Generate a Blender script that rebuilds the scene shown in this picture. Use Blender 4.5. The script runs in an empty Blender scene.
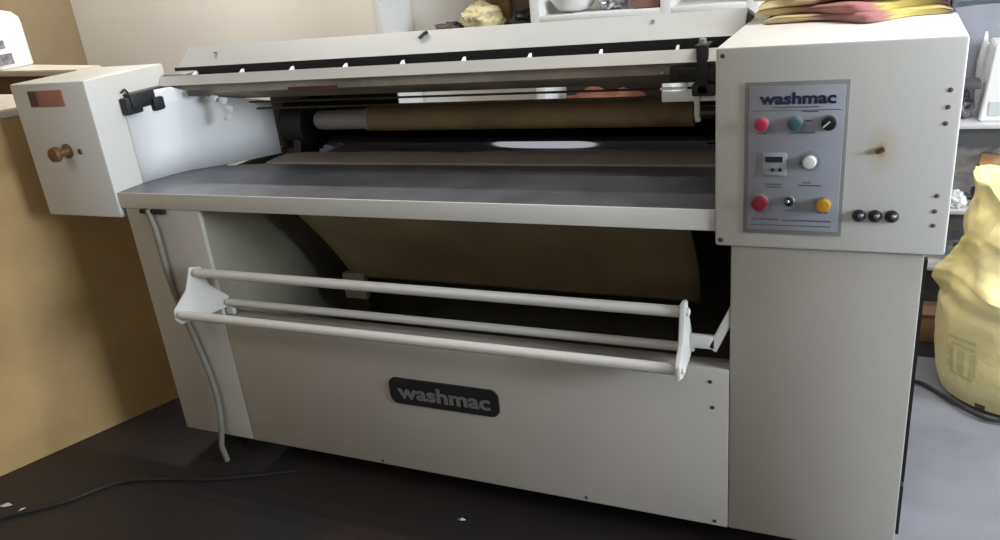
import bpy, bmesh, math, random
from mathutils import Vector, Matrix, noise
random.seed(7)
scene = bpy.context.scene
col = scene.collection

# ------------------------------------------------------------------ materials
def mat(name, color, rough=0.5, metal=0.0, var=0.0, vscale=8.0, dark=None, bump=0.0, bscale=40.0, spec=0.5):
    m = bpy.data.materials.new(name); m.use_nodes = True
    nt = m.node_tree; b = nt.nodes['Principled BSDF']
    b.inputs['Roughness'].default_value = rough
    b.inputs['Metallic'].default_value = metal
    b.inputs['Specular IOR Level'].default_value = spec
    c = (*color, 1)
    b.inputs['Base Color'].default_value = c
    if var > 0:
        tc = nt.nodes.new('ShaderNodeTexCoord'); n = nt.nodes.new('ShaderNodeTexNoise')
        n.inputs['Scale'].default_value = vscale; n.inputs['Detail'].default_value = 6
        nt.links.new(tc.outputs['Object'], n.inputs['Vector'])
        r = nt.nodes.new('ShaderNodeValToRGB')
        r.color_ramp.elements[0].position = 0.32; r.color_ramp.elements[1].position = 0.68
        d = dark if dark else tuple(x * (1 - var) for x in color)
        r.color_ramp.elements[0].color = (*d, 1); r.color_ramp.elements[1].color = c
        nt.links.new(n.outputs['Fac'], r.inputs['Fac']); nt.links.new(r.outputs['Color'], b.inputs['Base Color'])
    if bump > 0:
        tc = nt.nodes.new('ShaderNodeTexCoord'); n2 = nt.nodes.new('ShaderNodeTexNoise')
        n2.inputs['Scale'].default_value = bscale; n2.inputs['Detail'].default_value = 4
        nt.links.new(tc.outputs['Object'], n2.inputs['Vector'])
        bp = nt.nodes.new('ShaderNodeBump'); bp.inputs['Strength'].default_value = bump; bp.inputs['Distance'].default_value = 0.01
        nt.links.new(n2.outputs['Fac'], bp.inputs['Height']); nt.links.new(bp.outputs['Normal'], b.inputs['Normal'])
    return m

def emit(name, color, s):
    m = bpy.data.materials.new(name); m.use_nodes = True
    nt = m.node_tree; b = nt.nodes['Principled BSDF']
    b.inputs['Emission Color'].default_value = (*color, 1); b.inputs['Emission Strength'].default_value = s
    b.inputs['Base Color'].default_value = (*color, 1)
    return m

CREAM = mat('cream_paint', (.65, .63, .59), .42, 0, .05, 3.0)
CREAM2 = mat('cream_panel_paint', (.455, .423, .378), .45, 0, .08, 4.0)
TABLE = mat('steel_table', (.20, .20, .22), .34, .5, .35, 9.0)
PLATE = mat('grimy_guard_plate', (.46, .41, .35), .5, .2, .5, 7.0)
ROLLCLOTH = mat('tan_roller_cloth', (.36, .26, .14), .9, 0, .3, 12, bump=.3, bscale=90)
GREYCAP = mat('grey_roller_end', (.42, .40, .40), .5, 0, .15, 9)
DRUM = mat('polished_dark_drum', (.065, .066, .078), .045, 1.0)
BLACK = mat('black_iron', (.012, .012, .014), .55, 0, .3, 20)
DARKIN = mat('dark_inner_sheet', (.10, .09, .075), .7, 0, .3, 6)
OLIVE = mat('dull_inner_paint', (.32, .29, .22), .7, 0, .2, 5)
APRON = mat('beige_feed_cloth', (.30, .255, .215), .9, 0, .2, 10, bump=.2, bscale=60)
CHUTE = mat('tan_chute_sheet', (.40, .31, .19), .8, 0, .25, 5)
WIRE = mat('steel_wire', (.12, .10, .08), .4, .6)
WHITE = mat('white_plastic', (.80, .80, .79), .4)
CHROME = mat('dull_chrome', (.6, .6, .6), .3, .9)
BRASS = mat('worn_brass', (.24, .14, .065), .5, .6, .4, 60)
PANELGREY = mat('blue_grey_panel', (.33, .34, .38), .4, 0, .06, 10)
PANELFRAME = mat('panel_border', (.27, .27, .25), .45, .2)
NAVY = mat('navy_lettering', (.018, .022, .06), .5)
CAPT = mat('caption_ink', (.13, .13, .16), .6)
RED = mat('red_button', (.42, .035, .07), .35)
DRED = mat('dark_red_button', (.22, .015, .03), .35)
TEAL = mat('green_button', (.05, .12, .12), .35)
AMBER = mat('amber_button', (.60, .30, .03), .35)
DIALBLK = mat('black_dial', (.012, .013, .02), .35)
DISP = mat('dark_display', (.02, .022, .03), .2)
BADGE = mat('black_badge', (.016, .016, .017), .45)
BADGEINK = mat('grey_badge_lettering', (.17, .165, .16), .5)
RUBBER = mat('grey_conduit', (.20, .18, .15), .7, 0, .2, 30)
STICK = mat('red_sticker', (.42, .17, .14), .5, 0, .3, 25, dark=(.30, .11, .09))
STICKD = mat('dark_sticker', (.10, .05, .05), .5, 0, .5, 60)
SCREW = mat('rusty_screw', (.10, .08, .07), .5, .5)
BRSCREW = mat('brown_screw', (.22, .13, .11), .5, .2)

# rust-stained front of the control cabinet: a stain with its own shape round the bolt hole
def rusty_cream(center):
    m = mat('cream_paint_with_rust_stain', (.65, .63, .59), .42)
    nt = m.node_tree; b = nt.nodes['Principled BSDF']
    g = nt.nodes.new('ShaderNodeNewGeometry')
    sub = nt.nodes.new('ShaderNodeVectorMath'); sub.operation = 'SUBTRACT'; sub.inputs[1].default_value = center
    nt.links.new(g.outputs['Position'], sub.inputs[0])
    sc = nt.nodes.new('ShaderNodeVectorMath'); sc.operation = 'MULTIPLY'; sc.inputs[1].default_value = (1, 1, .62)
    nt.links.new(sub.outputs[0], sc.inputs[0])
    ln = nt.nodes.new('ShaderNodeVectorMath'); ln.operation = 'LENGTH'; nt.links.new(sc.outputs[0], ln.inputs[0])
    n = nt.nodes.new('ShaderNodeTexNoise'); n.inputs['Scale'].default_value = 30
    nt.links.new(g.outputs['Position'], n.inputs['Vector'])
    ad = nt.nodes.new('ShaderNodeMath'); ad.operation = 'MULTIPLY_ADD'; ad.inputs[1].default_value = .02
    nt.links.new(n.outputs['Fac'], ad.inputs[0]); nt.links.new(ln.outputs['Value'], ad.inputs[2])
    r = nt.nodes.new('ShaderNodeValToRGB')
    r.color_ramp.elements[0].position = .010; r.color_ramp.elements[0].color = (.40, .24, .10, 1)
    r.color_ramp.elements[1].position = .042; r.color_ramp.elements[1].color = (.65, .63, .59, 1)
    e = r.color_ramp.elements.new(.019); e.color = (.60, .53, .42, 1)
    nt.links.new(ad.outputs[0], r.inputs['Fac']); nt.links.new(r.outputs['Color'], b.inputs['Base Color'])
    return m
RUSTY = rusty_cream((2.185, -0.002, .872))

# ------------------------------------------------------------------ mesh helpers
class MB:
    """collects shapes (world coordinates) for ONE mesh object"""
    def __init__(self): self.v = []; self.f = []; self.uv = None
    def add(self, vs, fs):
        o = len(self.v); self.v += [tuple(p) for p in vs]; self.f += [tuple(i + o for i in f) for f in fs]; return self
    def box(self, x0, x1, y0, y1, z0, z1, bev=0.0, rot=None, seg=2):
        bm = bmesh.new(); bmesh.ops.create_cube(bm, size=1)
        for w in bm.verts:
            w.co = Vector(((x0 + x1) / 2 + w.co.x * (x1 - x0), (y0 + y1) / 2 + w.co.y * (y1 - y0), (z0 + z1) / 2 + w.co.z * (z1 - z0)))
        if bev > 0: bmesh.ops.bevel(bm, geom=list(bm.edges), offset=bev, segments=seg, affect='EDGES', profile=.5)
        if rot is not None:
            c = Vector(((x0 + x1) / 2, (y0 + y1) / 2, (z0 + z1) / 2))
            for w in bm.verts: w.co = c + rot @ (w.co - c)
        return self.bm(bm)
    def bm(self, bm):
        bm.verts.index_update()
        self.add([w.co.copy() for w in bm.verts], [[w.index for w in f.verts] for f in bm.faces]); bm.free(); return self
    def prism(self, poly, d, axis, bev=0.0):
        """poly: 3D points of one face, extruded by vector d"""
        bm = bmesh.new(); vs = [bm.verts.new(p) for p in poly]; f = bm.faces.new(vs)
        r = bmesh.ops.extrude_face_region(bm, geom=[f])
        for g in r['geom']:
            if isinstance(g, bmesh.types.BMVert): g.co += Vector(d)
        bmesh.ops.recalc_face_normals(bm, faces=bm.faces)
        if bev > 0: bmesh.ops.bevel(bm, geom=list(bm.edges), offset=bev, segments=2, affect='EDGES')
        return self.bm(bm)
    def tube(self, pts, r, n=10, r1=None):
        pts = [Vector(p) for p in pts]; rings = []; m = len(pts); up = None
        for i, p in enumerate(pts):
            t = (pts[min(i + 1, m - 1)] - pts[max(i - 1, 0)]).normalized()
            if up is None:
                up = Vector((0, 0, 1)) if abs(t.z) < .9 else Vector((1, 0, 0))
            a = (up - t * up.dot(t)).normalized(); up = a; b = t.cross(a)
            rr = r if r1 is None else r + (r1 - r) * i / (m - 1)
            rings.append([p + a * rr * math.cos(2 * math.pi * k / n) + b * rr * math.sin(2 * math.pi * k / n) for k in range(n)])
        vs = [q for ring in rings for q in ring]; fs = []
        for i in range(m - 1):
            for k in range(n):
                fs.append((i * n + k, i * n + (k + 1) % n, (i + 1) * n + (k + 1) % n, (i + 1) * n + k))
        fs.append(tuple(range(n))[::-1]); fs.append(tuple((m - 1) * n + k for k in range(n)))
        return self.add(vs, fs)
    def lathe(self, prof, c, axis='z', n=32, sx=1, sy=1):
        """prof: (radius, height) along axis starting at c"""
        vs = []; fs = []; m = len(prof)
        for (r, h) in prof:
            for k in range(n):
                a = 2 * math.pi * k / n; u, w = r * math.cos(a) * sx, r * math.sin(a) * sy
                vs.append({'z': (c[0] + u, c[1] + w, c[2] + h), 'x': (c[0] + h, c[1] + u, c[2] + w), 'y': (c[0] + u, c[1] + h, c[2] + w)}[axis])
        for i in range(m - 1):
            for k in range(n):
                q = (i * n + k, i * n + (k + 1) % n, (i + 1) * n + (k + 1) % n, (i + 1) * n + k)
                fs.append(q if axis != 'y' else q[::-1])
        fs.append(tuple(range(n))[::-1]); fs.append(tuple((m - 1) * n + k for k in range(n)))
        return self.add(vs, fs)
    def blob(self, c, s, amp=.15, fr=6, sub=4, seed=0, flat=None, crumple=False):
        bm = bmesh.new(); bmesh.ops.create_icosphere(bm, subdivisions=sub, radius=1)
        for w in bm.verts:
            d = w.co.normalized(); q = d * fr * .35 + Vector((seed * 3.1, seed * 1.7, seed))
            k = 1 + amp * noise.noise(q) + amp * .5 * noise.noise(q * 2.3)
            if crumple: k += amp * .7 * (abs(noise.noise(q * 3.1)) - .25)
            w.co = Vector((c[0] + d.x * k * s[0], c[1] + d.y * k * s[1], c[2] + d.z * k * s[2]))
            if flat is not None and w.co.z < flat: w.co.z = flat
        return self.bm(bm)
    def build(self, name, m, parent=None, smooth=None, uv=None):
        me = bpy.data.meshes.new(name)
        c = Vector((0, 0, 0))
        if parent is not None or True:
            xs = list(zip(*self.v)); c = Vector([(min(t) + max(t)) / 2 for t in xs])
            c.z = min(xs[2])
        me.from_pydata([Vector(p) - c for p in self.v], [], self.f); me.validate(); me.update()
        bm = bmesh.new(); bm.from_mesh(me); bmesh.ops.recalc_face_normals(bm, faces=bm.faces); bm.to_mesh(me); bm.free()
        for mm in (m if isinstance(m, (list, tuple)) else [m]): me.materials.append(mm)
        if uv: 
            l = me.uv_layers.new(name='UVMap')
            for p in me.polygons:
                for li in p.loop_indices: l.data[li].uv = uv[me.loops[li].vertex_index]
        if smooth is None or smooth > 0:
            for p in me.polygons: p.use_smooth = True
            me.set_sharp_from_angle(angle=math.radians(35 if smooth is None else smooth))
        o = bpy.data.objects.new(name, me); col.objects.link(o)
        W[o] = c
        if parent is not None:
            o.parent = parent; o.location = c - W[parent]
        else: o.location = c
        return o
W = {}
def thing(name, label, cat, loc, group=None):
    o = bpy.data.objects.new(name, None); col.objects.link(o); o.location = loc; W[o] = Vector(loc)
    o.empty_display_size = .05
    return tag(o, label, cat, group)
def tag(o, label, cat, group=None):
    o['label'] = label; o['category'] = cat
    if group: o['group'] = group
    return o
def struct(o): o['kind'] = 'structure'; return o
def text(name, body, width, height, origin, m, parent, bold=.0, depth=.0008, rot=None):
    """lettering lying in the x-z plane facing -y, origin = left end of the baseline"""
    cu = bpy.data.curves.new(name, 'FONT'); cu.body = body; cu.extrude = .001; cu.offset = bold
    cu.size = 1; cu.resolution_u = 4
    t = bpy.data.objects.new(name + '_tmp', cu); col.objects.link(t)
    dg = bpy.context.evaluated_depsgraph_get(); me = bpy.data.meshes.new_from_object(t.evaluated_get(dg))
    bpy.data.objects.remove(t)
    xs = [w.co.x for w in me.vertices]; ys = [w.co.y for w in me.vertices]
    sx = width / (max(xs) - min(xs)); sy = height / (max(ys) - min(ys)); x0 = min(xs); y0 = min(ys)
    mb = MB()
    mb.add([(origin[0] + (w.co.x - x0) * sx, origin[1] - depth * (1 if w.co.z > 0 else 0), origin[2] + (w.co.y - y0) * sy) for w in me.vertices], [tuple(p.vertices) for p in me.polygons])
    bpy.data.meshes.remove(me)
    return mb.build(name, m, parent, smooth=0)

# ------------------------------------------------------------------ camera (solved from the machine's corners)
CAM = dict(c=(2.180758, -1.559972, 1.265983), yaw=0.474809, pitch=-0.392271, roll=-0.114823, f=827.6077, px=479.849, py=292.8194)
def make_camera():
    a, p, q = CAM['yaw'], CAM['pitch'], CAM['roll']
    fwd = Vector((-math.sin(a) * math.cos(p), math.cos(a) * math.cos(p), math.sin(p)))
    r = Vector((math.cos(a), math.sin(a), 0)); u = r.cross(fwd)
    r2 = r * math.cos(q) + u * math.sin(q); u2 = -r * math.sin(q) + u * math.cos(q)
    cd = bpy.data.cameras.new('camera'); cd.sensor_width = 36; cd.lens = CAM['f'] * 36 / 1000
    cd.shift_x = (500 - CAM['px']) / 1000; cd.shift_y = (CAM['py'] - 270) / 1000
    cd.clip_start = .02; cd.clip_end = 50
    o = bpy.data.objects.new('camera', cd); col.objects.link(o)
    o.matrix_world = Matrix(((r2.x, u2.x, -fwd.x, CAM['c'][0]), (r2.y, u2.y, -fwd.y, CAM['c'][1]), (r2.z, u2.z, -fwd.z, CAM['c'][2]), (0, 0, 0, 1)))
    scene.camera = o
make_camera()

# ------------------------------------------------------------------ the room
FZ = -.10
XL, XR, YB, YF, CZ = -1.57, 6.0, 1.6, -3.3, 2.55
FLOOR = mat('dark_stained_floor', (.026, .017, .015), .55, 0, .6, 3.5, dark=(.014, .013, .015), bump=.15, bscale=25)
WALLC = mat('cream_wall', (.86, .82, .755), .85, 0, .05, 2)
WALLT = mat('tan_wall', (.30, .225, .125), .8, 0, .18, 3.0, bump=.12, bscale=30)
HALFT = mat('tan_half_wall', (.44, .295, .12), .8, 0, .25, 4.0, bump=.15, bscale=25)
CEILM = mat('ceiling_paint', (.55, .54, .52), .9)
WALLD = mat('dim_wall', (.30, .27, .23), .9)
struct(MB().box(XL - .1, XR + .1, YF - .1, YB + .1, FZ - .1, FZ).build('floor', FLOOR))
struct(MB().box(XL - .1, XR + .1, YB, YB + .1, FZ, CZ).build('wall_back', WALLC))
struct(MB().box(XL - .1, XL, YF, YB, FZ, CZ).build('wall_left', WALLT))
rw = MB()
RY_0, RY_1, RZ0, RZ1 = -1.55, -.15, .9, 2.2
rw.box(XR, XR + .1, YF, RY_0, FZ, CZ); rw.box(XR, XR + .1, RY_1, YB, FZ, CZ)
rw.box(XR, XR + .1, RY_0, RY_1, FZ, RZ0); rw.box(XR, XR + .1, RY_0, RY_1, RZ1, CZ)
struct(rw.build('wall_right', WALLD))
struct(MB().box(XL - .1, XR + .1, YF - .1, YB + .1, CZ, CZ + .1).build('ceiling', CEILM))
struct(MB().box(XL, XR, YF - .1, YF, FZ, CZ).build('wall_front', WALLD))
wf = MB()
for a in ((RY_0, RY_1, RZ0, RZ0 + .04), (RY_0, RY_1, RZ1 - .04, RZ1), (RY_0, RY_0 + .04, RZ0, RZ1), (RY_1 - .04, RY_1, RZ0, RZ1), (-.87, -.83, RZ0, RZ1)):
    wf.box(XR + .02, XR + .07, a[0], a[1], a[2], a[3])
w1 = struct(wf.build('window_1', WHITE))
MB().box(XR + .04, XR + .05, RY_0 + .04, RY_1 - .04, RZ0 + .04, RZ1 - .04).build('pane', emit('bright_daylit_pane', (.84, .92, 1.0), 8.0), w1)

# half-height tan wall left of the machine, light cap on top
A = Vector((-.245, -.29)); B = Vector((-.035, .255)); A2 = A - (B - A) * 1.6
B2 = Vector((.115, .64))
poly = [A2, B, B2, Vector((.03, .60)), Vector((-.12, .315)), Vector((-.30, .315)), Vector((-.53, .345)), Vector((XL + .005, .42)), Vector((XL + .005, A2.y))]
hw = MB().prism([(p.x, p.y, FZ + .001) for p in poly], (0, 0, .955 - FZ), 'z').build('wall_low', HALFT); struct(hw)
CAPM = mat('pale_ledge_paint', (.62, .56, .47), .6, 0, .1, 6)
cp = MB().prism([(p.x, p.y, .956) for p in poly], (0, 0, .026), 'z', bev=.004).build('trim_1', CAPM); struct(cp)

# cabinet and white shelf board behind the half wall
cab = thing('low_cabinet', 'low dark brown cabinet with a cream board top behind the tan half wall', 'cabinet', (-.7, .75, FZ))
BROWN = mat('dark_brown_wood', (.16, .11, .07), .7, 0, .3, 6)
cpoly = [(-1.5, .81), (-.47, .62), (-.45, .68), (-1.45, .98)]
MB().prism([(x, y + .02, FZ + .002) for x, y in cpoly], (0, 0, .993 - FZ), 'z').build('carcass', BROWN, cab)
bpoly = [(-1.55, .805), (-.45, .60), (-.42, .69), (-1.5, 1.02)]
MB().prism([(x, y, .996) for x, y in bpoly], (0, 0, .022), 'z', bev=.004).build('board_top', mat('cream_board', (.66, .62, .54), .5, 0, .06, 6), cab)

# white canister on the board
can = thing('plastic_canister', 'white plastic canister with a pink lid on the cabinet board at far left', 'canister', (-1.108, .785, 1.0185))
body = MB(); n = 40; prof = [(.098, 0), (.104, .006), (.103, .165), (.100, .190), (.082, .212), (.055, .222)]
vs = []; fs = []
for (r, h) in prof:
    for k in range(n):
        a = 2 * math.pi * k / n; ca, sa = math.cos(a), math.sin(a)
        q = (abs(ca) ** 4 + abs(sa) ** 4) ** -.25
        R = Vector((ca * q * r, sa * q * r))
        vs.append((-1.108 + R.x, .785 + R.y, 1.0185 + h))
for i in range(len(prof) - 1):
    for k in range(n): fs.append((i * n + k, i * n + (k + 1) % n, (i + 1) * n + (k + 1) % n, (i + 1) * n + k))
fs.append(tuple(range(n))[::-1]); fs.append(tuple((len(prof) - 1) * n + k for k in range(n)))
body.add(vs, fs).build('body', WHITE, can)
MB().lathe([(.048, 0), (.05, .004), (.05, .028), (.044, .034)], (-1.108, .785, 1.241)).build('lid', mat('pink_lid', (.62, .36, .34), .5), can)
PRINT = mat('grey_print', (.30, .29, .28), .6, 0, .6, 60, dark=(.09, .09, .13))
for (y0, y1, z0, z1) in ((.70, .775, .018, .060), (.70, .755, .080, .112), (.70, .735, .135, .172)):
    MB().box(-1.0055, -1.0025, y0, y1, 1.0185 + z0, 1.0185 + z1).build('printed_mark', PRINT, can)

# ------------------------------------------------------------------ the ironer
X0, XA, XB, X1 = 0.0, .293, 1.905, 2.30
ZT, ZB = 1.058, .682
iron = thing('flatwork_ironer', 'large cream flatwork ironing machine with roller, feed table and control cabinet', 'ironing machine', (1.15, .3, FZ))

# left head
mc = MB().box(X0, XA, 0, .285, ZB, ZT, .006).build('motor_cover', CREAM, iron)
MB().box(.068, .203, -.0025, .001, .994, 1.038, .001).build('sticker', STICK, mc)
MB().box(.070, .102, -.0035, .0005, .997, 1.036).build('sticker_emblem', STICKD, mc)
k = MB().lathe([(.020, 0), (.021, -.004), (.012, -.008), (.011, -.030), (.019, -.034), (.021, -.040), (.019, -.052), (.010, -.056)][::-1], (.158, .001, .872), 'y', 20)
k.build('knob', BRASS, mc)
MB().lathe([(.009, 0), (.007, -.004)][::-1], (.206, .001, .870), 'y', 12).build('screw', BRASS, mc)

# right head: control cabinet
cc = MB().box(XB, X1, 0, .62, ZB, ZT, .006).build('control_cabinet', RUSTY, iron)
def screw(x, z, y=0.0, r=.005, m=SCREW, parent=cc, name='screw'):
    return MB().lathe([(r, 0), (r, -.001), (r * .7, -.0018)][::-1], (x, y + .0005, z), 'y', 12).build(name, m, parent)
for (x, z) in ((2.281, .972), (2.280, .944), (2.279, .917), (2.278, .792), (2.277, .764), (2.277, .738)): screw(x, z, r=.0040, m=BRSCREW)
screw(1.916, .695); screw(1.918, 1.043, r=.0042)
sl = MB().tube([(2.179, -.002, .869), (2.184, -.005, .872), (2.190, -.004, .875)], .0042, 8); sl.build('broken_bolt', BROWN, cc)
for x in (2.158, 2.184, 2.211):
    MB().lathe([(.0115, 0), (.0115, -.003), (.009, -.008), (.005, -.011)][::-1], (x, .0005, .7525), 'y', 18).build('indicator_cap', DIALBLK, cc)
    MB().lathe([(.004, 0), (.003, -.002)][::-1], (x + .002, -.0105, .7545), 'y', 10).build('cap_tip', CHROME, cc)

# control panel plate
cpn = MB().box(1.958, 2.1305, -.004, .001, .713, .995, .001).build('control_panel', PANELFRAME, iron)
MB().box(1.965, 2.1235, -.0055, -.001, .721, .988, .001).build('panel_face', PANELGREY, cpn)
text('washmac_lettering', 'washmac', .127, .0215, (1.983, -.0056, .9555), NAVY, cpn, bold=.034)
PF = -.0055
for (x0, x1, z, h) in ((2.006, 2.083, .9495, .0022), (1.970, 2.119, .9445, .0012), (2.055, 2.082, .9415, .0025), (2.060, 2.072, .925, .002), (2.052, 2.078, .904, .0025), (1.981, 1.997, .9035, .002), (2.034, 2.052, .9035, .002),
                       (1.996, 2.026, .8085, .0025), (1.998, 2.024, .8035, .0025), (2.062, 2.075, .8125, .002), (2.054, 2.092, .8070, .0025), (1.980, 1.998, .7545, .0022), (2.032, 2.048, .7590, .002), (2.088, 2.106, .7560, .0025),
                       (1.974, 2.022, .7405, .0035), (2.028, 2.112, .7395, .003), (1.972, 2.112, .7300, .0018), (2.052, 2.060, .849, .0018)):
    MB().box(x0, x1, PF - .0004, PF + .0005, z, z + h).build('caption', CAPT, cpn)
def button(x, z, r, m, name='push_button', ring=CHROME):
    MB().lathe([(r * 1.12, 0), (r * 1.12, -.003), (r, -.004)][::-1], (x, PF + .0005, z), 'y', 24).build('bezel', PANELFRAME, cpn)
    MB().lathe([(r, 0), (r, -.010), (r * .88, -.014), (r * .5, -.015)][::-1], (x, PF, z), 'y', 28).build(name, m, cpn)
button(1.988, .9215, .0115, RED); button(2.0445, .9215, .0120, TEAL)
button(1.988, .7745, .0140, DRED); button(2.0985, .7735, .0125, AMBER)
button(2.040, .7790, .0078, DIALBLK, 'pilot_lamp'); MB().lathe([(.0035, 0), (.002, -.002)][::-1], (2.038, PF - .0148, .7812), 'y', 10).build('lamp_glint', CHROME, cpn)
button(2.1005, .9225, .0125, DIALBLK, 'selector_knob')
MB().box(2.090, 2.104, PF - .0166, PF - .0145, .921, .9235, rot=Matrix.Rotation(-.75, 3, 'Y')).build('knob_pointer', WHITE, cpn)
MB().lathe([(.019, 0), (.019, -.0008)][::-1], (2.0715, PF + .0004, .8535), 'y', 28).build('dial_scale', mat('dial_scale', (.27, .28, .31), .5), cpn)
button(2.0715, .8535, .0115, WHITE, 'dial_knob')
tm = MB().box(1.991, 2.033, PF - .004, PF + .0005, .827, .869, .0015).build('timer', mat('timer_face', (.36, .37, .41), .45), cpn)
MB().box(1.996, 2.026, PF - .0055, PF - .0035, .8525, .8625).build('display', DISP, cpn)
MB().box(1.986, 1.992, PF - .003, PF, .824, .870).build('timer_edge', PANELFRAME, cpn)
for x in (2.010, 2.0225):
    MB().lathe([(.0034, 0), (.0034, -.002), (.002, -.003)][::-1], (x, PF - .0035, .8385), 'y', 12).build('timer_key', DIALBLK, cpn)

# pedestals, front panel, feet
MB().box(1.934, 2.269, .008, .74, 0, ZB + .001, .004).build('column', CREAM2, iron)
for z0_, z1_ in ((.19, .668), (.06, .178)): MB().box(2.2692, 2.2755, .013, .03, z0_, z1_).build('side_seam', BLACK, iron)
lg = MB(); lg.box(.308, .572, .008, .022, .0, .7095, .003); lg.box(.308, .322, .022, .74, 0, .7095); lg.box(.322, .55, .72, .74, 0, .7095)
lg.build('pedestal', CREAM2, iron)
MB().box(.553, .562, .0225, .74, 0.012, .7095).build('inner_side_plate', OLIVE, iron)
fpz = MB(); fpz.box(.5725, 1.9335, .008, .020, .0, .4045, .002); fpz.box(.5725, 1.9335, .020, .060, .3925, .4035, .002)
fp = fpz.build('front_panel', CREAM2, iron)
for (x, z) in ((1.895, .372), (1.900, .310), (1.905, .012), (1.02, .010), (1.60, .012)): screw(x, z, .008, .0045, SCREW, fp)
bd = MB(); bpts = []
bx0, bx1, bz0, bz1, br = 1.084, 1.393, .206, .281, .022
for (cx, cz, a0) in ((bx1 - br, bz1 - br, 0), (bx0 + br, bz1 - br, 90), (bx0 + br, bz0 + br, 180), (bx1 - br, bz0 + br, 270)):
    for j in range(7):
        a = math.radians(a0 + 15 * j); bpts.append((cx + br * math.cos(a), .0085, cz + br * math.sin(a)))
badge = bd.prism(bpts, (0, -.005, 0), 'y').build('badge', BADGE, iron)
text('washmac_lettering', 'washmac', .262, .042, (1.108, .0034, .2225), BADGEINK, badge, bold=.030)
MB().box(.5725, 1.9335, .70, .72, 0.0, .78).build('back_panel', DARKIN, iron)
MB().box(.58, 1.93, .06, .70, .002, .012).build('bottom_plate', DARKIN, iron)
for (x, y) in ((.40, .10), (2.10, .10), (.40, .66), (2.10, .66)):
    MB().lathe([(.030, 0), (.030, .012), (.012, .018), (.012, .101)], (x, y, FZ + .0005), 'z', 18).build('foot', BLACK, iron)

# feed table
ft = MB(); ft.prism([(XA + .0005, .010, .753), (XA + .0005, .110, .753), (.323, .215, .753), (.415, .288, .753), (.545, .318, .753), (XB - .0005, .318, .753), (XB - .0005, .010, .753)], (0, 0, -.003), 'z')
MB_ft = ft.build('feed_table', TABLE, iron)
MB().box(XA + .0005, XB - .0005, .006, .0098, .710, .7535, .0012).build('table_front_edge', CREAM, iron)
MB().box(.33, XB - .0005, .0105, .030, .7105, .716).build('table_stiffener', CREAM2, iron)
# curved inner cover at the left roller end
cur = [(XA + .001, .105), (.318, .190), (.345, .240), (.415, .300), (.46, .350), (.495, .40), (.522, .447)]
ic = MB(); zs = [.7535, .83, .90, .950, .9970]
vs = []; fs = []
for j, z in enumerate(zs):
    for (x, y) in cur:
        s = (z - .7535) / .17; vs.append((x, y, min(z, .9970 if y < .245 else .9690 - max(0, y - .264) * .31)))
m_ = len(cur)
for j in range(len(zs) - 1):
    for i in range(m_ - 1): fs.append((j * m_ + i, j * m_ + i + 1, (j + 1) * m_ + i + 1, (j + 1) * m_ + i))
ic.add(vs, fs)
icb = ic.build('roller_end_cover', mat('lightened_cover_paint', (.80, .81, .82), .5, 0, .06, 5), iron); sm = icb.modifiers.new('solid', 'SOLIDIFY'); sm.thickness = .003; sm.offset = -1  # cover colour whitened to stand in for daylight falling on it

# feed apron strip between table and drum
ap = MB(); nx = 60; prof = [(.3185, .7495), (.325, .756), (.36, .7575), (.40, .757), (.44, .757), (.458, .752), (.462, .742), (.462, .70)]
vs = []; fs = []
for i in range(nx + 1):
    x = .56 + (1.862 - .56) * i / nx
    for j, (y, z) in enumerate(prof):
        nn = noise.noise(Vector((x * 6, j * .6, 3)))
        yy = y + (.008 * nn if j > 3 else 0) - (.0 if j < 4 else .02 * max(0, (.62 - x) / .06))
        vs.append((x, yy, z + .002 * nn))
m_ = len(prof)
for i in range(nx):
    for j in range(m_ - 1): fs.append((i * m_ + j, (i + 1) * m_ + j, (i + 1) * m_ + j + 1, i * m_ + j + 1))
ap.add(vs, fs); apo = ap.build('feed_apron', APRON, iron); sm = apo.modifiers.new('solid', 'SOLIDIFY'); sm.thickness = .003; sm.offset = -1

# drum, roller
MB().lathe([(.150, 0), (.155, .006), (.155, 1.264), (.150, 1.27)], (.620, .64, .70), 'x', 96).build('heated_drum', DRUM, iron)
MB().lathe([(.13, 0), (.168, .004), (.168, .018), (.16, .024)], (.574, .60, .715), 'x', 48).build('drum_flange', BLACK, iron)
MB().lathe([(.05, 0), (.055, .004), (.055, .03), (.02, .034), (.018, .056)], (.545, .545, .80), 'x', 28).build('bearing', BLACK, iron)
fr = MB().lathe([(.034, 0), (.036, .004), (.036, .93), (.034, .934)], (.835, .50, .842), 'x', 40).build('feed_roller', ROLLCLOTH, iron)
MB().lathe([(.022, 0), (.0265, .006), (.0285, .02), (.0285, .170), (.033, .182), (.033, .195)], (.640, .50, .840), 'x', 32).build('roller_end', GREYCAP, fr)
MB().lathe([(.016, 0), (.016, .14)], (1.7685, .50, .840), 'x', 20).build('roller_shaft', WIRE, fr)
# side frames behind the heads that carry drum and roller
MB().box(.5555, .5715, .48, .70, .7105, .90, .003).build('side_frame', BLACK, iron)
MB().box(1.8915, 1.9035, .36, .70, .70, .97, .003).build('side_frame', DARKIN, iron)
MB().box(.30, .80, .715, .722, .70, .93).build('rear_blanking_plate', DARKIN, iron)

MB().lathe([(.066, 0), (.074, .006), (.074, .075), (.066, .081)], (.530, .515, .828), 'x', 32).build('bearing_housing', BLACK, iron)
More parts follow.
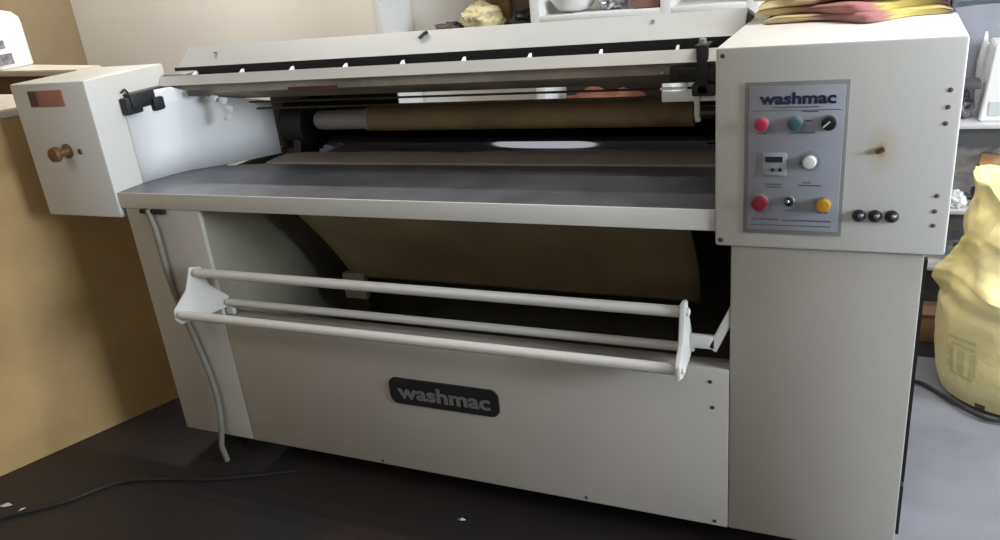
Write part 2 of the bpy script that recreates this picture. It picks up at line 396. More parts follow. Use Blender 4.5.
# hood
hp = [(.330, 1.006), (.330, 1.032), (.400, 1.086), (.720, 1.020), (.720, .905), (.716, .905), (.716, 1.012), (.400, 1.079), (.334, 1.029), (.334, 1.006)]
hd = MB()
xa, xb = .298, 1.903
hd.prism([(xa, y, z) for y, z in hp], (xb - xa, 0, 0), 'x')
HOODP = mat('grey_white_hood_paint', (.50, .50, .485), .42, 0, .06, 3)
hood = hd.build('hood', HOODP, iron, smooth=0)
MB().prism([(xa, .331, 1.010), (xa, .716, .99), (xa, .716, 1.016), (xa, .400, 1.080), (xa, .336, 1.033)], (-.002, 0, 0), 'x').build('hood_end', HOODP, hood, smooth=0)
screw_ = MB().lathe([(.006, 0), (.004, .003)], (.42, .37, 1.068), 'z', 10).build('rivet', BRSCREW, hood)
MB().tube([(1.098, .372, 1.071), (1.108, .385, 1.081), (1.116, .388, 1.083)], .0045, 8).build('bent_pin', BLACK, hood)
MB().lathe([(.005, 0), (.003, .003)], (1.70, .378, 1.0735), 'z', 10).build('rivet', BRSCREW, hood)

# front guard bar with a dark slot and white separators
gb = MB(); gb.prism([(XA + .003, .246, .9985), (XA + .003, .262, 1.0235), (XA + .003, .2635, 1.0215), (XA + .003, .250, .9985)], (XB - XA - .005, 0, 0), 'x'); gb.box(XA + .003, XB - .002, .2505, .322, .9985, 1.002)
gbo = gb.build('guard_bar', CREAM, iron)
MB().box(XA + .003, XB - .002, .3225, .3265, 1.0, 1.038).build('slot_backing', BLACK, iron)
MB().box(XA + .003, XB - .002, .2635, .322, 1.0025, 1.006).build('slot_floor', BLACK, iron)
for i in range(9):
    x = .41 + .1706 * i
    MB().prism([(x, .2655, 1.0065), (x, .286, 1.0065), (x, .286, 1.030), (x, .280, 1.030), (x, .2655, 1.0215)], (.0045, 0, 0), 'x').build('separator', WHITE, gbo)
MB().box(.2975, .385, .264, .329, 1.0068, 1.029, .008).build('bar_end_block', mat('dark_grey_block', (.22, .21, .21), .5), iron)
# grimy plate under the bar running back over the roller
MB().prism([(XA + .003, .264, .9975), (XA + .003, .264, .972), (XA + .003, .40, .930), (XA + .003, .40, .952)], (XB - XA - .018, 0, 0), 'x').build('guard_plate', PLATE, iron)
rd = MB().box(.74, .90, .2615, .2625, .967, .979).build('rust_strip', mat('rust_stain', (.13, .05, .035), .7, .2, .4, 30), iron)
for (y, z) in ((.40, .918), (.405, .898)):
    MB().tube([(.31, y - .17, z + .045), (.50, y, z), (1.89, y, z)], .003, 8).build('guide_wire', WIRE, iron)
# clamp block at the left end of the wires
cl = MB(); cl.box(.2935, .325, .110, .240, .958, 1.002, .006); cl.box(.2935, .320, .095, .15, .946, .992, .004); cl.box(.297, .335, .18, .245, .940, .978, .005)
cl.tube([(.30, .13, 1.0), (.305, .115, 1.014), (.30, .105, 1.006)], .003, 6)
clo = cl.build('wire_clamp', BLACK, iron)
MB().box(.395, .475, .2495, .2575, .966, .982, .002).build('slot_plate', mat('dark_slot', (.09, .085, .085), .6), iron)
for (x, z, w_) in ((.470, .955, .020), (.500, .948, .018), (.512, .925, .024), (.505, .900, .018)):
    MB().box(x - w_ / 2, x + w_ / 2, .262, .280, z - .009, z + .009, .004, rot=Matrix.Rotation(.3, 3, 'Y')).build('wire_clip', WHITE, iron)
# black clamp strap near the right end
st = MB(); st.box(1.822, 1.847, .246, .257, .930, 1.030, .003); st.box(1.818, 1.846, .246, .31, 1.0245, 1.032, .003)
st.box(1.765, 1.868, .250, .2575, .958, .990, .003); st.box(1.812, 1.862, .246, .280, .926, .952, .004); st.tube([(1.775, .2465, .975), (1.775, .258, .975)], .010, 10)
st.build('clamp_strap', BLACK, iron)
MB().lathe([(.008, 0), (.008, .010), (.004, .012)], (1.833, .262, 1.0325), 'z', 6).build('bolt', CHROME, iron)
MB().lathe([(.004, 0), (.003, -.003)][::-1], (1.748, .2575, .978), 'y', 8).build('bolt', CHROME, iron)
MB().box(1.745, 1.888, .2585, .2625, .914, .936, .001).build('catch_plate', WHITE, iron)
MB().box(1.742, 1.80, .2585, .2625, .940, .945).build('catch_plate', WHITE, iron)
MB().tube([(1.822, .254, .926), (1.822, .254, .884), (1.824, .256, .872)], .0062, 12, ).build('stop_rod', CREAM, iron)

# chute sheet below the table
ch = MB(); vs = []; fs = []; nn = 24; nx = 30
for i in range(nx + 1):
    u = i / nx; x = .735 + (1.815 - .735) * u
    for j in range(nn + 1):
        t = j / nn; y = .15 + .27 * t + .03 * math.sin(t * math.pi); z = .7085 - .34 * t - .02 * math.sin(t * math.pi)
        xx = x - .02 * t * t * u
        vs.append((xx, y + .004 * noise.noise(Vector((x * 4, t * 2, 0))), z))
for i in range(nx):
    for j in range(nn): a = i * (nn + 1) + j; fs.append((a, a + nn + 1, a + nn + 2, a + 1))
cho = ch.add(vs, fs).build('chute_sheet', CHUTE, iron); sm = cho.modifiers.new('solid', 'SOLIDIFY'); sm.thickness = .004; sm.offset = -1
MB().box(.70, .78, .40, .425, .30, .385, .004).build('chute_bracket', OLIVE, iron)
ba = []
for j in range(13):
    a = math.radians(-90 + 15 * j); ba.append((1.905, .40 + .10 * math.cos(a), .58 + .13 * math.sin(a)))
MB().prism(ba + [(1.905, .30, .70), (1.905, .30, .46)], (.026, 0, 0), 'x').build('drive_guard', BLACK, iron)

# linen rail rack
T_, F_, B_ = (-.020, .543), (-.070, .436), (.022, .442)
rp = [(-.034, .566), (-.004, .564), (.012, .52), (.040, .470), (.040, .428), (.010, .420), (-.055, .408), (-.088, .420), (-.090, .452), (-.055, .485)]
MB().prism([(1.842, y, z) for y, z in rp], (.010, 0, 0), 'x', bev=.002).build('rail_bracket', CREAM, iron)
lp_ = [(.528, -.030, .560), (.552, -.010, .556), (.560, -.004, .50), (.590, .026, .458), (.590, .026, .430), (.545, -.022, .418), (.496, -.073, .408), (.486, -.083, .425), (.488, -.080, .452), (.515, -.048, .50)]
MB().prism(lp_, (-.006, .005, 0), 'x', bev=.0015).build('rail_bracket', CREAM, iron)
for xl, (y, z), r in ((.540, T_, .0125), (.498, F_, .0125), (.585, B_, .0105)):
    MB().tube([(xl, y, z), (1.8415, y, z)], r, 20).build('linen_rail', CREAM, iron)
for (y, z) in (T_, F_, B_):
    MB().lathe([(.009, 0), (.009, .006), (.005, .008)], (1.852, y, z), 'x', 8).build('bolt', CREAM, iron)
ar = MB(); ar.box(1.8525, 1.905, .010, .022, .447, .478, .003)
ar.prism([(1.890, .010, .452), (1.906, .010, .440), (1.9335, .010, .503), (1.9335, .010, .548)], (0, .012, 0), 'y', bev=.002)
ar.build('bracket_arm', CREAM, iron)
MB().box(.5745, .602, .018, .032, .4055, .446, .003).build('bracket_foot', CREAM, iron)

# conduit hanging down the left pedestal
cpts = [(.400, .0, .7095), (.416, -.006, .66), (.417, -.006, .60), (.417, -.006, .54), (.424, -.006, .47), (.437, -.006, .40), (.455, -.006, .33), (.467, -.006, .27), (.478, -.006, .21), (.483, -.006, .15), (.480, -.008, .09), (.470, -.010, .03), (.455, -.012, -.03), (.45, .0, FZ + .010)]
MB().tube(cpts, .0085, 12).build('conduit', RUBBER, iron)
MB().box(.37, .46, -.002, .006, .6985, .7095).build('conduit_clip', BLACK, iron)

# ------------------------------------------------------------------ things on the machine: folded cloths
def stripes(name, stops, scale=1.0):
    m = bpy.data.materials.new(name); m.use_nodes = True; nt = m.node_tree; b = nt.nodes['Principled BSDF']
    b.inputs['Roughness'].default_value = .9
    uv = nt.nodes.new('ShaderNodeUVMap'); sp = nt.nodes.new('ShaderNodeSeparateXYZ'); nt.links.new(uv.outputs[0], sp.inputs[0])
    n = nt.nodes.new('ShaderNodeTexNoise'); n.inputs['Scale'].default_value = 9; nt.links.new(uv.outputs[0], n.inputs['Vector'])
    ma = nt.nodes.new('ShaderNodeMath'); ma.operation = 'MULTIPLY_ADD'; ma.inputs[1].default_value = .10
    nt.links.new(n.outputs['Fac'], ma.inputs[0]); nt.links.new(sp.outputs[0], ma.inputs[2])
    r = nt.nodes.new('ShaderNodeValToRGB'); r.color_ramp.interpolation = 'EASE'
    els = r.color_ramp.elements
    els[0].position, els[0].color = stops[0][0], (*stops[0][1], 1); els[1].position, els[1].color = stops[-1][0], (*stops[-1][1], 1)
    for p, c in stops[1:-1]: e = els.new(p); e.color = (*c, 1)
    nt.links.new(ma.outputs[0], r.inputs['Fac']); nt.links.new(r.outputs['Color'], b.inputs['Base Color'])
    n2 = nt.nodes.new('ShaderNodeTexNoise'); n2.inputs['Scale'].default_value = 60; nt.links.new(uv.outputs[0], n2.inputs['Vector'])
    bp = nt.nodes.new('ShaderNodeBump'); bp.inputs['Strength'].default_value = .25; nt.links.new(n2.outputs['Fac'], bp.inputs['Height']); nt.links.new(bp.outputs[0], b.inputs['Normal'])
    return m
YEL, PNK, PUR, OLV = (.47, .40, .22), (.30, .15, .135), (.17, .12, .16), (.36, .27, .13)
QUILT = stripes('striped_blanket', [(0, YEL), (.20, (.50, .40, .20)), (.34, PNK), (.60, (.34, .14, .13)), (.68, (.55, .45, .13)), (.84, (.50, .40, .12)), (.92, PUR), (1.0, PUR)])
def pad(mb, uvs, x0, x1, yfront, yback, zbot, th, uo, nx=48):
    """one rounded fold of cloth: closed cross section in y-z, swept along x"""
    pr = []
    for j in range(9):
        a = math.radians(90 + 22.5 * j); pr.append((0, math.cos(a), math.sin(a)))     # rounded front fold
    base = len(mb.v); P = 12
    for i in range(nx + 1):
        u = i / nx; x = x0 + (x1 - x0) * u
        e = min(1, 4 * min(u, 1 - u) / .35 + .25) ** .5
        yf = yfront(u); zb = zbot(u); t = th(u) * e
        ring = []
        for (q, c, s) in pr: ring.append((x, yf + t / 2 + c * t / 2, zb + t / 2 + s * t / 2))
        ring += [(x, (yf + yback) / 2, zb), (x, yback, zb + .002), (x, yback, zb + t - .002)]
        for j, p in enumerate(ring):
            w = .006 * noise.noise(Vector((x * 14, j * .5, uo * 9)))
            mb.v.append((p[0], p[1] + w, max(p[2] + w * .4, ZT + .0015))); uvs.append((u * .86 + uo, j / P))
    for i in range(nx):
        for j in range(P): mb.f.append((base + i * P + j, base + i * P + (j + 1) % P, base + (i + 1) * P + (j + 1) % P, base + (i + 1) * P + j))
    mb.f.append(tuple(base + j for j in range(P))); mb.f.append(tuple(base + nx * P + j for j in range(P))[::-1])
rg = MB(); uvs = []
bump_ = lambda u, c, w: math.exp(-((u - c) / w) ** 2)
pad(rg, uvs, 1.950, 2.290, lambda u: .300 - .085 * bump_(u, .57, .15), .58, lambda u: ZT + .0015, lambda u: .013 + .005 * bump_(u, .55, .15), .0)
pad(rg, uvs, 1.928, 2.285, lambda u: .322 - .075 * bump_(u, .55, .16) + .012 * math.sin(u * 9), .585, lambda u: ZT + .014 + .006 * bump_(u, .52, .14), lambda u: .015, .03)
pad(rg, uvs, 1.936, 2.22, lambda u: .312 + .05 * u + .01 * math.sin(u * 13), .585, lambda u: ZT + .029 + .008 * u, lambda u: .016, -.06)
pad(rg, uvs, 1.924, 2.282, lambda u: .330 - .05 * bump_(u, .62, .2), .59, lambda u: ZT + .046 - .012 * u, lambda u: .015, .08)
pad(rg, uvs, 1.932, 2.16, lambda u: .325 + .03 * u, .59, lambda u: ZT + .061 + .004 * math.sin(u * 8), lambda u: .016, -.10)
pad(rg, uvs, 1.926, 2.27, lambda u: .340 - .03 * u, .59, lambda u: ZT + .078 - .02 * u, lambda u: .018, .12)
tag(rg.build('folded_blanket', QUILT, smooth=60, uv=uvs), 'folded striped blanket in yellow, pink and purple on top of the control cabinet', 'blanket')
bc = MB(); uv2 = []
BLUEC = mat('blue_grey_cloth', (.17, .21, .25), .95, 0, .3, 20, bump=.3, bscale=50)
pad(bc, uv2, 2.289, 2.47, lambda u: .318 + .01 * u, .56, lambda u: ZT + .008 + .006 * u, lambda u: .024, .0)
pad(bc, uv2, 2.292, 2.46, lambda u: .34 + .02 * u, .56, lambda u: ZT + .034, lambda u: .024, .3)

# ------------------------------------------------------------------ white shelf unit at the back wall
SW = mat('white_shelf_paint', (.72, .71, .69), .5, 0, .06, 5)
su = thing('shelf_unit', 'white open shelf unit against the back wall behind the ironing machine', 'shelf unit', (1.2, 1.47, FZ))
for x in (.36, 1.015, 1.485, 1.765):
    MB().box(x, x + .035, 1.352, 1.595, FZ + .001, 1.75, .002).build('upright', SW, su)
for z in (.30, .60, .995, 1.35, 1.72):
    for (xa_, xb_) in ((.3955, 1.0145), (1.0505, 1.4845), (1.5205, 1.7645)):
        if z == .995 and xa_ < .5: continue
        MB().box(xa_, xb_, 1.36 if z != .995 else 1.352, 1.595, z, z + .022, .002).build('shelf', SW, su)
MB().box(.3955, 1.0145, 1.40, 1.595, .955, .977, .002).build('shelf', SW, su)
MB().box(1.0505, 1.4845, 1.585, 1.594, .61, .99).build('back_board', mat('dark_back_board', (.10, .06, .045), .7), su)
SZ = 1.0175
tag(MB().lathe([(.025, 0), (.06, .012), (.085, .045), (.088, .05), (.082, .05), (.05, .018), (.0, .014)], (1.146, 1.46, SZ), 'z', 32).build('white_bowl', WHITE), 'white bowl on the white shelf, left of the crumpled silver packet', 'bowl')
FOIL = mat('silver_foil', (.55, .55, .57), .3, .5, .3, 30)
tag(MB().blob((1.293, 1.45, SZ + .033), (.048, .045, .038), .5, 8, 4, 3, flat=SZ, crumple=True).build('foil_packet', FOIL, smooth=25), 'crumpled silver grey packet on the white shelf beside the white bowl', 'packet')
tag(MB().box(1.375, 1.475, 1.38, 1.52, SZ, SZ + .05, .01).build('brown_box', mat('brown_card', (.22, .12, .09), .7, 0, .2, 10)), 'brown box at the right end of the white shelf bay', 'box')
tag(MB().blob((1.245, 1.44, .6225 + .05), (.165, .07, .065), .3, 7, 4, 9, flat=.6225).build('red_cloth', mat('orange_red_cloth', (.34, .12, .065), .9, 0, .4, 12)), 'orange red cloth on the lower shelf, seen through the gap above the roller', 'cloth')

# bags behind the hood (left bay)
LZ = .9775
BAGY = mat('pale_yellow_bag', (.66, .58, .34), .7, 0, .15, 14, bump=.3, bscale=30)
bag = MB().blob((.77, 1.47, LZ + .035), (.088, .058, .062), .22, 5, 5, 2, flat=LZ, crumple=True)
tag(bag.build('cloth_bundle', BAGY, smooth=50), 'pale yellow cloth bundle on the shelf behind the machine hood', 'bundle')
GOLD = mat('golden_brown_bag', (.36, .24, .08), .6, 0, .35, 16)
tag(MB().box(.73, .85, 1.555, 1.589, LZ, LZ + .19, .015).build('brown_packet', GOLD), 'golden brown packet standing behind the pale yellow cloth bundle', 'packet')
BLKBAG = mat('black_bag', (.02, .02, .022), .4, 0, .3, 20)
tag(MB().blob((.944, 1.47, LZ + .022), (.05, .05, .036), .35, 8, 4, 5, flat=LZ, crumple=True).build('black_bag', BLKBAG, smooth=30), 'small black bag beside the white upright, right of the yellow bundle', 'bag')
tag(MB().blob((.62, 1.48, LZ + .012), (.055, .05, .022), .3, 8, 4, 6, flat=LZ).build('dark_cloth', mat('dark_taupe_cloth', (.10, .08, .07), .9)), 'dark folded cloth lying left of the yellow bundle', 'cloth')
tp = MB().box(.69, 1.010, 1.591, 1.599, .98, 1.34).build('taupe_board', mat('taupe_board', (.24, .19, .15), .7, 0, .15, 5)); tag(tp, 'taupe board behind the pale yellow bundle', 'board')

# ------------------------------------------------------------------ right-hand rack and its contents
GREYM = mat('grey_rack_metal', (.36, .37, .40), .5, .2, .1, 8)
DKM = mat('dark_rack_front', (.07, .07, .075), .6)
rk = thing('storage_rack', 'grey metal storage rack with cluttered shelves right of the ironing machine', 'rack', (2.8, 1.45, FZ))
RX0, RX1, RY0, RY1 = 2.30, 3.3, 1.33, 1.585
for (x, y) in ((RX0, RY1 - .03), (RX1 - .03, RY0), (RX1 - .03, RY1 - .03), (RX0, RY0)):
    MB().box(x, x + .03, y, y + .03, FZ + .001, 1.35).build('upright', GREYM, rk)
for z in (.140, .335, .608, 1.25):
    s = MB().box(RX0 + .002, RX1 - .002, RY0 - .006, RY1 - .031, z - .006, z + .008, .002).build('shelf', mat('pale_shelf_metal', (.60, .60, .62), .5), rk)
    if z > .3 and z < 1: MB().box(RX0 + .032, RX1 - .032, RY0 + .004, RY0 + .012, z - .062, z - .007).build('shelf_skirt', DKM, s)
TARP = mat('grey_tarpaulin', (.36, .37, .42), .5, 0, .2, 5, bump=.3, bscale=12)
tv = MB(); vs = []; fs = []; nx, nz = 40, 16
for i in range(nx + 1):
    for j in range(nz + 1):
        x = 2.15 + 1.3 * i / nx; z = FZ + .003 + 1.40 * j / nz
        vs.append((x, 1.592 + .004 * math.sin(x * 14 + z * 2), z))
for i in range(nx):
    for j in range(nz): a = i * (nz + 1) + j; fs.append((a, a + nz + 1, a + nz + 2, a + 1))
tag(tv.add(vs, fs).build('grey_sheet', TARP), 'grey sheet hanging on the back wall behind the rack', 'sheet')
R1, R2, R3 = .6165, .3435, .1485
b1 = thing('white_box', 'white open box on the top rack shelf at the right edge', 'box', (2.56, 1.42, R1))
wb = MB(); wb.prism([(2.452, 1.36, R1), (2.66, 1.36, R1), (2.66, 1.36, R1 + .225), (2.472, 1.36, R1 + .225)], (0, .17, 0), 'y', bev=.004); wb.build('body', WHITE, b1)
MB().box(2.475, 2.655, 1.357, 1.3595, R1 + .02, R1 + .06).build('label', mat('pale_grey_label', (.55, .58, .58), .5), b1)
CLUT = mat('silver_clutter', (.5, .48, .50), .4, .3, .7, 45, dark=(.08, .07, .09))
tag(MB().blob((2.398, 1.43, R1 + .04), (.036, .05, .046), .5, 9, 4, 11, flat=R1, crumple=True).build('crumpled_wrapper', CLUT, smooth=20), 'crumpled silver wrapper on the top rack shelf left of the white box', 'wrapper')
tag(MB().box(2.365, 2.45, 1.36, 1.45, R1 + .098, R1 + .118, .003).build('grey_tray', DKM), 'small dark tray on top of the crumpled silver wrapper', 'tray')
tag(MB().blob((2.463, 1.553, R1 + .115), (.016, .016, .115), .2, 5, 3, 2, flat=R1).build('white_bottle', WHITE), 'white bottle behind the white box, its top showing', 'bottle')
PLB = mat('white_polythene', (.72, .72, .74), .3, 0, .12, 12)
pb = MB().blob((2.50, 1.475, R2 + .118), (.135, .055, .100), .30, 6, 5, 21, flat=R2, crumple=True)
tag(pb.build('plastic_bag', PLB, smooth=60), 'crumpled white plastic bag on the middle rack shelf', 'bag')
tag(MB().box(2.465, 2.62, 1.362, 1.395, R2 + .092, R2 + .165, .008, rot=Matrix.Rotation(.12, 3, 'Y')).build('food_packet', mat('orange_packet', (.45, .20, .08), .4, 0, .6, 18, dark=(.55, .42, .25))), 'orange and tan packet leaning on the white plastic bag', 'packet')
tag(MB().blob((2.53, 1.378, R2 + .035), (.075, .033, .042), .3, 8, 4, 31, flat=R2, crumple=True).build('dark_bag', mat('dark_polythene', (.03, .02, .025), .3, 0, .4, 20), smooth=25), 'dark plastic bag on the middle shelf below the orange packet', 'bag')
tag(MB().blob((2.415, 1.365, R2 + .02), (.032, .028, .03), .3, 8, 4, 33, flat=R2, crumple=True).build('plastic_wrap', PLB, smooth=60), 'small scrap of white plastic wrap at the left end of the middle shelf', 'wrapper')
GL = mat('bluish_glass', (.30, .36, .37), .1, 0, .2, 20)
jar = thing('glass_jar', 'squat clear glass jar on the lowest rack shelf', 'jar', (2.44, 1.38, R3))
MB().lathe([(.035, 0), (.04, .006), (.04, .055), (.033, .066)], (2.445, 1.375, R3), 'z', 24).build('body', GL, jar)
MB().lathe([(.034, 0), (.034, .014), (.03, .017)], (2.445, 1.375, R3 + .067), 'z', 24).build('lid', CHROME, jar)
tag(MB().box(2.34, 2.42, 1.365, 1.50, FZ + .1065, .118, .004).build('dark_crate', DKM), 'dark grey crate under the rack standing on the cardboard box', 'crate')
cb = thing('cardboard_box', 'brown cardboard box on the floor behind the yellow sack', 'box', (2.40, 1.25, FZ))
CARD = mat('brown_cardboard', (.32, .19, .11), .8, 0, .2, 10)
MB().box(2.337, 2.52, 1.262, 1.54, FZ + .001, FZ + .10, .004).build('body', CARD, cb)
MB().box(2.337, 2.425, 1.258, 1.40, FZ + .1015, FZ + .1055, rot=Matrix.Rotation(.02, 3, 'X')).build('flap', CARD, cb)

# yellow woven sack
SKM = mat('yellow_woven_plastic', (.86, .74, .30), .4, 0, .2, 7, dark=(.80, .70, .38), bump=.45, bscale=16)
sk = thing('woven_sack', 'crumpled yellow woven plastic sack standing on the grey floor sheet', 'sack', (2.60, 1.0, FZ))
prof = [(.185, 0), (.205, .012), (.218, .06), (.228, .14), (.232, .22), (.232, .27), (.226, .295), (.244, .322), (.240, .345), (.216, .37), (.200, .40), (.192, .43), (.190, .46), (.190, .49), (.182, .52), (.172, .545), (.170, .57), (.176, .60)]
n = 96; vs = []; fs = []; cx, cy = 2.603, 1.0; z0 = FZ + .006
fine = []
for i in range(len(prof) - 1):
    for t in range(4): fine.append((prof[i][0] + (prof[i + 1][0] - prof[i][0]) * t / 4, prof[i][1] + (prof[i + 1][1] - prof[i][1]) * t / 4))
fine.append(prof[-1])
for (r, h) in fine:
    for k in range(n):
        a = 2 * math.pi * k / n; d = Vector((math.cos(a), math.sin(a), 0)); q = d * 2.2 + Vector((0, 0, h * 7))
        q2 = Vector((math.cos(a) * 3.2, math.sin(a) * 3.2, h * 11))
        up_ = min(1, max(0, (h - .28) / .06))
        w = .05 * noise.noise(q) + .03 * abs(noise.noise(q * 2.2 + Vector((5, 0, 0))))
        w += up_ * (.07 * noise.noise(q2 * .5) + .22 * (.16 - abs(noise.noise(q2 * .55 + Vector((3, 1, 4))))) + .10 * (.14 - abs(noise.noise(q2 * 1.2 + Vector((9, 2, 1))))))
        w += (1 - up_) * .035 * (.15 - abs(noise.noise(Vector((math.cos(a) * 2, math.sin(a) * 2, h * 4)))))
        rr = r * (1 + w * min(1, .3 + h * 2.2))
        lean = 0
        rim = max(0, h - .46) * (.40 * math.cos(a - 2.3) + .30 * noise.noise(d * 2.2))
        sag = up_ * .035 * math.sin(a * 2 + .6)
        vs.append((cx + rr * d.x + lean, cy + rr * d.y, z0 + h + rim + sag * (1 if h < .46 else .6)))
m_ = len(fine)
for i in range(m_ - 1):
    for k in range(n): fs.append((i * n + k, i * n + (k + 1) % n, (i + 1) * n + (k + 1) % n, (i + 1) * n + k))
fs.append(tuple(range(n))[::-1])
bodyo = MB().add(vs, fs).build('sack_body', SKM, sk, smooth=40); sm = bodyo.modifiers.new('solid', 'SOLIDIFY'); sm.thickness = .002; sm.offset = -1
SKG = mat('faded_green_print', (.50, .52, .22), .5, 0, .5, 60, dark=(.70, .60, .25))
SKD = mat('dark_patch', (.10, .08, .05), .7)
from mathutils.bvhtree import BVHTree
bv = BVHTree.FromPolygons([Vector(p) for p in vs], fs)
def on_sack(a, h, w_, hh, name, m, off=.0015, rows=6, cols=8):
    """patch of print laid on the sack's side, following its surface"""
    pv = []; pf = []
    for i in range(cols + 1):
        for j in range(rows + 1):
            aa = a + (i / cols - .5) * w_ / .23; hz = z0 + h + hh * (j / rows - .5)
            o = Vector((cx + .6 * math.cos(aa), cy + .6 * math.sin(aa), hz)); hit = bv.ray_cast(o, Vector((-math.cos(aa), -math.sin(aa), 0)))
            p = hit[0] if hit[0] else Vector((cx + .23 * math.cos(aa), cy + .23 * math.sin(aa), hz))
            pv.append(p + Vector((math.cos(aa), math.sin(aa), 0)) * off)
    for i in range(cols):
        for j in range(rows): q = i * (rows + 1) + j; pf.append((q, q + rows + 1, q + rows + 2, q + 1))
    return MB().add(pv, pf).build(name, m, sk)
a0 = math.radians(222)
for (h, w_, hh, da) in ((.215, .085, .010, 0), (.195, .07, .008, .02), (.165, .018, .035, -.16), (.165, .018, .035, 0), (.165, .018, .035, .16), (.125, .018, .03, -.16), (.125, .02, .03, .0), (.125, .018, .03, .16), (.10, .08, .008, 0)):
    on_sack(a0 + da, h, w_, hh, 'green_print', SKG)
for (a, h) in ((238, .018), (262, .014)): on_sack(math.radians(a), h, .03, .022, 'dark_patch', SKD)

# grey plastic sheet on the floor (right) and cable over it
SHEET = mat('grey_floor_plastic', (.245, .25, .285), .42, 0, .18, 5, bump=.25, bscale=9)
fv = []; ff = []; nx, ny = 60, 90
for i in range(nx + 1):
    for j in range(ny + 1):
        x = 2.18 + 1.7 * i / nx; y = -.9 + 2.05 * j / ny
        fold = .006 * math.exp(-((y - .50 + .25 * (x - 2.3)) / .012) ** 2) + .006 * math.exp(-((x - 2.52 + .35 * (y - .5)) / .012) ** 2)
        fv.append((x + (.015 * noise.noise(Vector((0, y * 4, 1))) if i == 0 else 0), y, FZ + .0015 + max(0, fold + .0022 * noise.noise(Vector((x * 6, y * 6, 0))) + .002)))
for i in range(nx):
    for j in range(ny): a = i * (ny + 1) + j; ff.append((a, a + ny + 1, a + ny + 2, a + 1))
tag(MB().add(fv, ff).build('floor_sheet', SHEET, smooth=60), 'creased grey plastic sheet covering the floor right of the machine', 'sheet')
def smooth_path(P, k=6):
    out = []; P = [Vector(p) for p in P]
    for i in range(len(P) - 1):
        p0, p1, p2, p3 = P[max(i - 1, 0)], P[i], P[i + 1], P[min(i + 2, len(P) - 1)]
        for j in range(k):
            t = j / k; out.append(.5 * ((2 * p1) + (p2 - p0) * t + (2 * p0 - 5 * p1 + 4 * p2 - p3) * t * t + (3 * p1 - p0 - 3 * p2 + p3) * t ** 3))
    out.append(P[-1]); return out
CZ_ = FZ + .016
tag(MB().tube(smooth_path([(2.20, .99, CZ_), (2.307, .955, CZ_), (2.348, .950, CZ_), (2.400, .890, CZ_), (2.435, .845, CZ_), (2.49, .79, CZ_), (2.543, .775, CZ_), (2.70, .80, CZ_), (2.95, .9, CZ_)]), .0055, 10).build('power_cable', BLACK), 'black cable running across the grey floor sheet in front of the sack', 'cable')
FC = FZ + .006
tag(MB().tube(smooth_path([(.70, .02, FC), (.476, -.088, FC), (.33, -.13, FC), (.191, -.187, FC), (.092, -.322, FC), (-.029, -.43, FC), (-.2, -.6, FC)]), .005, 8).build('floor_cable', BLACK), 'black cable lying on the dark floor at lower left of the machine', 'cable')
SCR = mat('white_scrap', (.5, .5, .5), .7)
for i, (x, y, s, a, lab) in enumerate(((-.075, -.375, .022, .4, 'larger white paper scrap on the dark floor at far left'), (-.005, -.375, .012, 1.2, 'smaller white paper scrap on the dark floor at lower left'), (1.268, -.035, .012, .2, 'tiny pale scrap on the dark floor in front of the badge'))):
    vs = [(x + s * math.cos(a), y + s * math.sin(a), FZ + .001), (x - .4 * s * math.sin(a), y + .5 * s * math.cos(a), FZ + .004), (x - s * math.cos(a), y - s * math.sin(a), FZ + .001), (x + .4 * s * math.sin(a), y - .5 * s * math.cos(a), FZ + .003), (x, y, FZ + .006)]
    mb = MB().add(vs, [(0, 1, 4), (1, 2, 4), (2, 3, 4), (3, 0, 4), (3, 2, 1, 0)])
    tag(mb.build('paper_scrap', SCR, smooth=0), lab, 'paper', 'paper scraps on the floor')
tag(bc.build('folded_cloth', BLUEC, smooth=60), 'folded blue grey cloth beside the striped blanket, hanging past the cabinet edge', 'cloth')

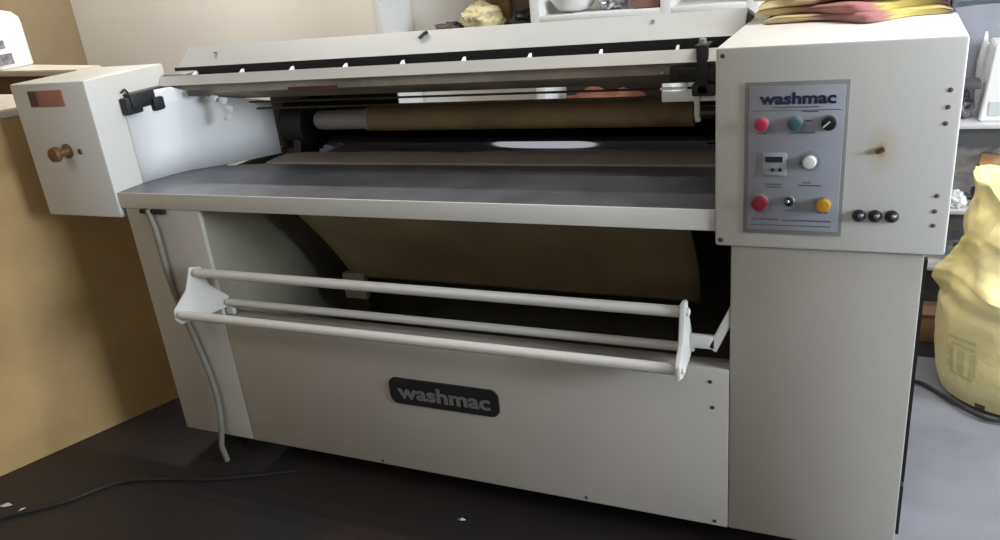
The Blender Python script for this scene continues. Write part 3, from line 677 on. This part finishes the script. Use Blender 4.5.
# ------------------------------------------------------------------ lights
def fixture(x, y, L, power, color, label):
    t = thing('ceiling_light', label, 'ceiling light', (x, y, CZ), 'tube lights on the ceiling')
    MB().box(x - L / 2, x + L / 2, y - .03, y + .03, CZ - .05, CZ - .001, .004).build('housing', WHITE, t)
    MB().tube([(x - L / 2 + .02, y, CZ - .075), (x + L / 2 - .02, y, CZ - .075)], .014, 12).build('tube', emit('lit_tube', color, 6), t)
    for s in (-1, 1): MB().box(x + s * (L / 2 - .015) - .012, x + s * (L / 2 - .015) + .012, y - .018, y + .018, CZ - .095, CZ - .0505, .003).build('lamp_holder', WHITE, t)
    l = bpy.data.lights.new('tube_light', 'AREA'); l.shape = 'RECTANGLE'; l.size = L; l.size_y = .06; l.energy = power; l.color = color
    o = bpy.data.objects.new('tube_light', l); col.objects.link(o); o.location = (x, y, CZ - .105)
    return t
fixture(2.50, .30, .9, 18, (1.0, .98, .95), 'white tube light fixture on the ceiling above the right side of the machine')
fixture(-.05, 1.05, 1.2, 32, (1.0, .96, .90), 'added fill tube light on the ceiling above the low cabinet')  # added out-of-view lamp that brightens the cream back wall
lp = thing('led_panel', 'large rounded flat light panel on the ceiling, far in front of the machine', 'ceiling light', (.11, -2.27, CZ))
def oval(a_, b_, z):
    out = []
    for k_ in range(40):
        t = 2 * math.pi * k_ / 40; cx_ = math.copysign(abs(math.cos(t)) ** .7, math.cos(t)) * a_; cy_ = math.copysign(abs(math.sin(t)) ** .7, math.sin(t)) * b_
        q = Matrix.Rotation(-.307, 2) @ Vector((cx_, cy_)); out.append((.11 + q.x, -2.27 + q.y, z))
    return out
MB().prism(oval(.37, .90, CZ - .03), (0, 0, .029), 'z').build('frame', WHITE, lp)
MB().prism(oval(.35, .88, CZ - .034), (0, 0, .0035), 'z').build('diffuser', emit('lit_diffuser', (1.0, .97, .93), 5.4), lp)
fixture(3.2, .12, .9, 22, (1.0, .98, .95), 'added fill tube light on the ceiling above the floor sheet')  # extra unseen lamp, put in to brighten the yellow sack
def win(loc, target, sx, sy, power, color):
    l = bpy.data.lights.new('window_daylight', 'AREA'); l.shape = 'RECTANGLE'; l.size = sx; l.size_y = sy; l.energy = power; l.color = color
    o = bpy.data.objects.new('window_daylight', l); col.objects.link(o); o.location = loc
    o.rotation_euler = (Vector(target) - Vector(loc)).to_track_quat('-Z', 'Y').to_euler()
win((5.93, -.78, 1.55), (.3, 0, .85), 1.3, 1.2, 178, (.80, .90, 1.0))

w = bpy.data.worlds.new('world'); scene.world = w; w.use_nodes = True
w.node_tree.nodes['Background'].inputs[0].default_value = (.5, .5, .5, 1); w.node_tree.nodes['Background'].inputs[1].default_value = .2
vs_ = scene.view_settings; vs_.view_transform = 'Standard'; vs_.look = 'None'; vs_.gamma = 1; vs_.exposure = 0; vs_.use_curve_mapping = False
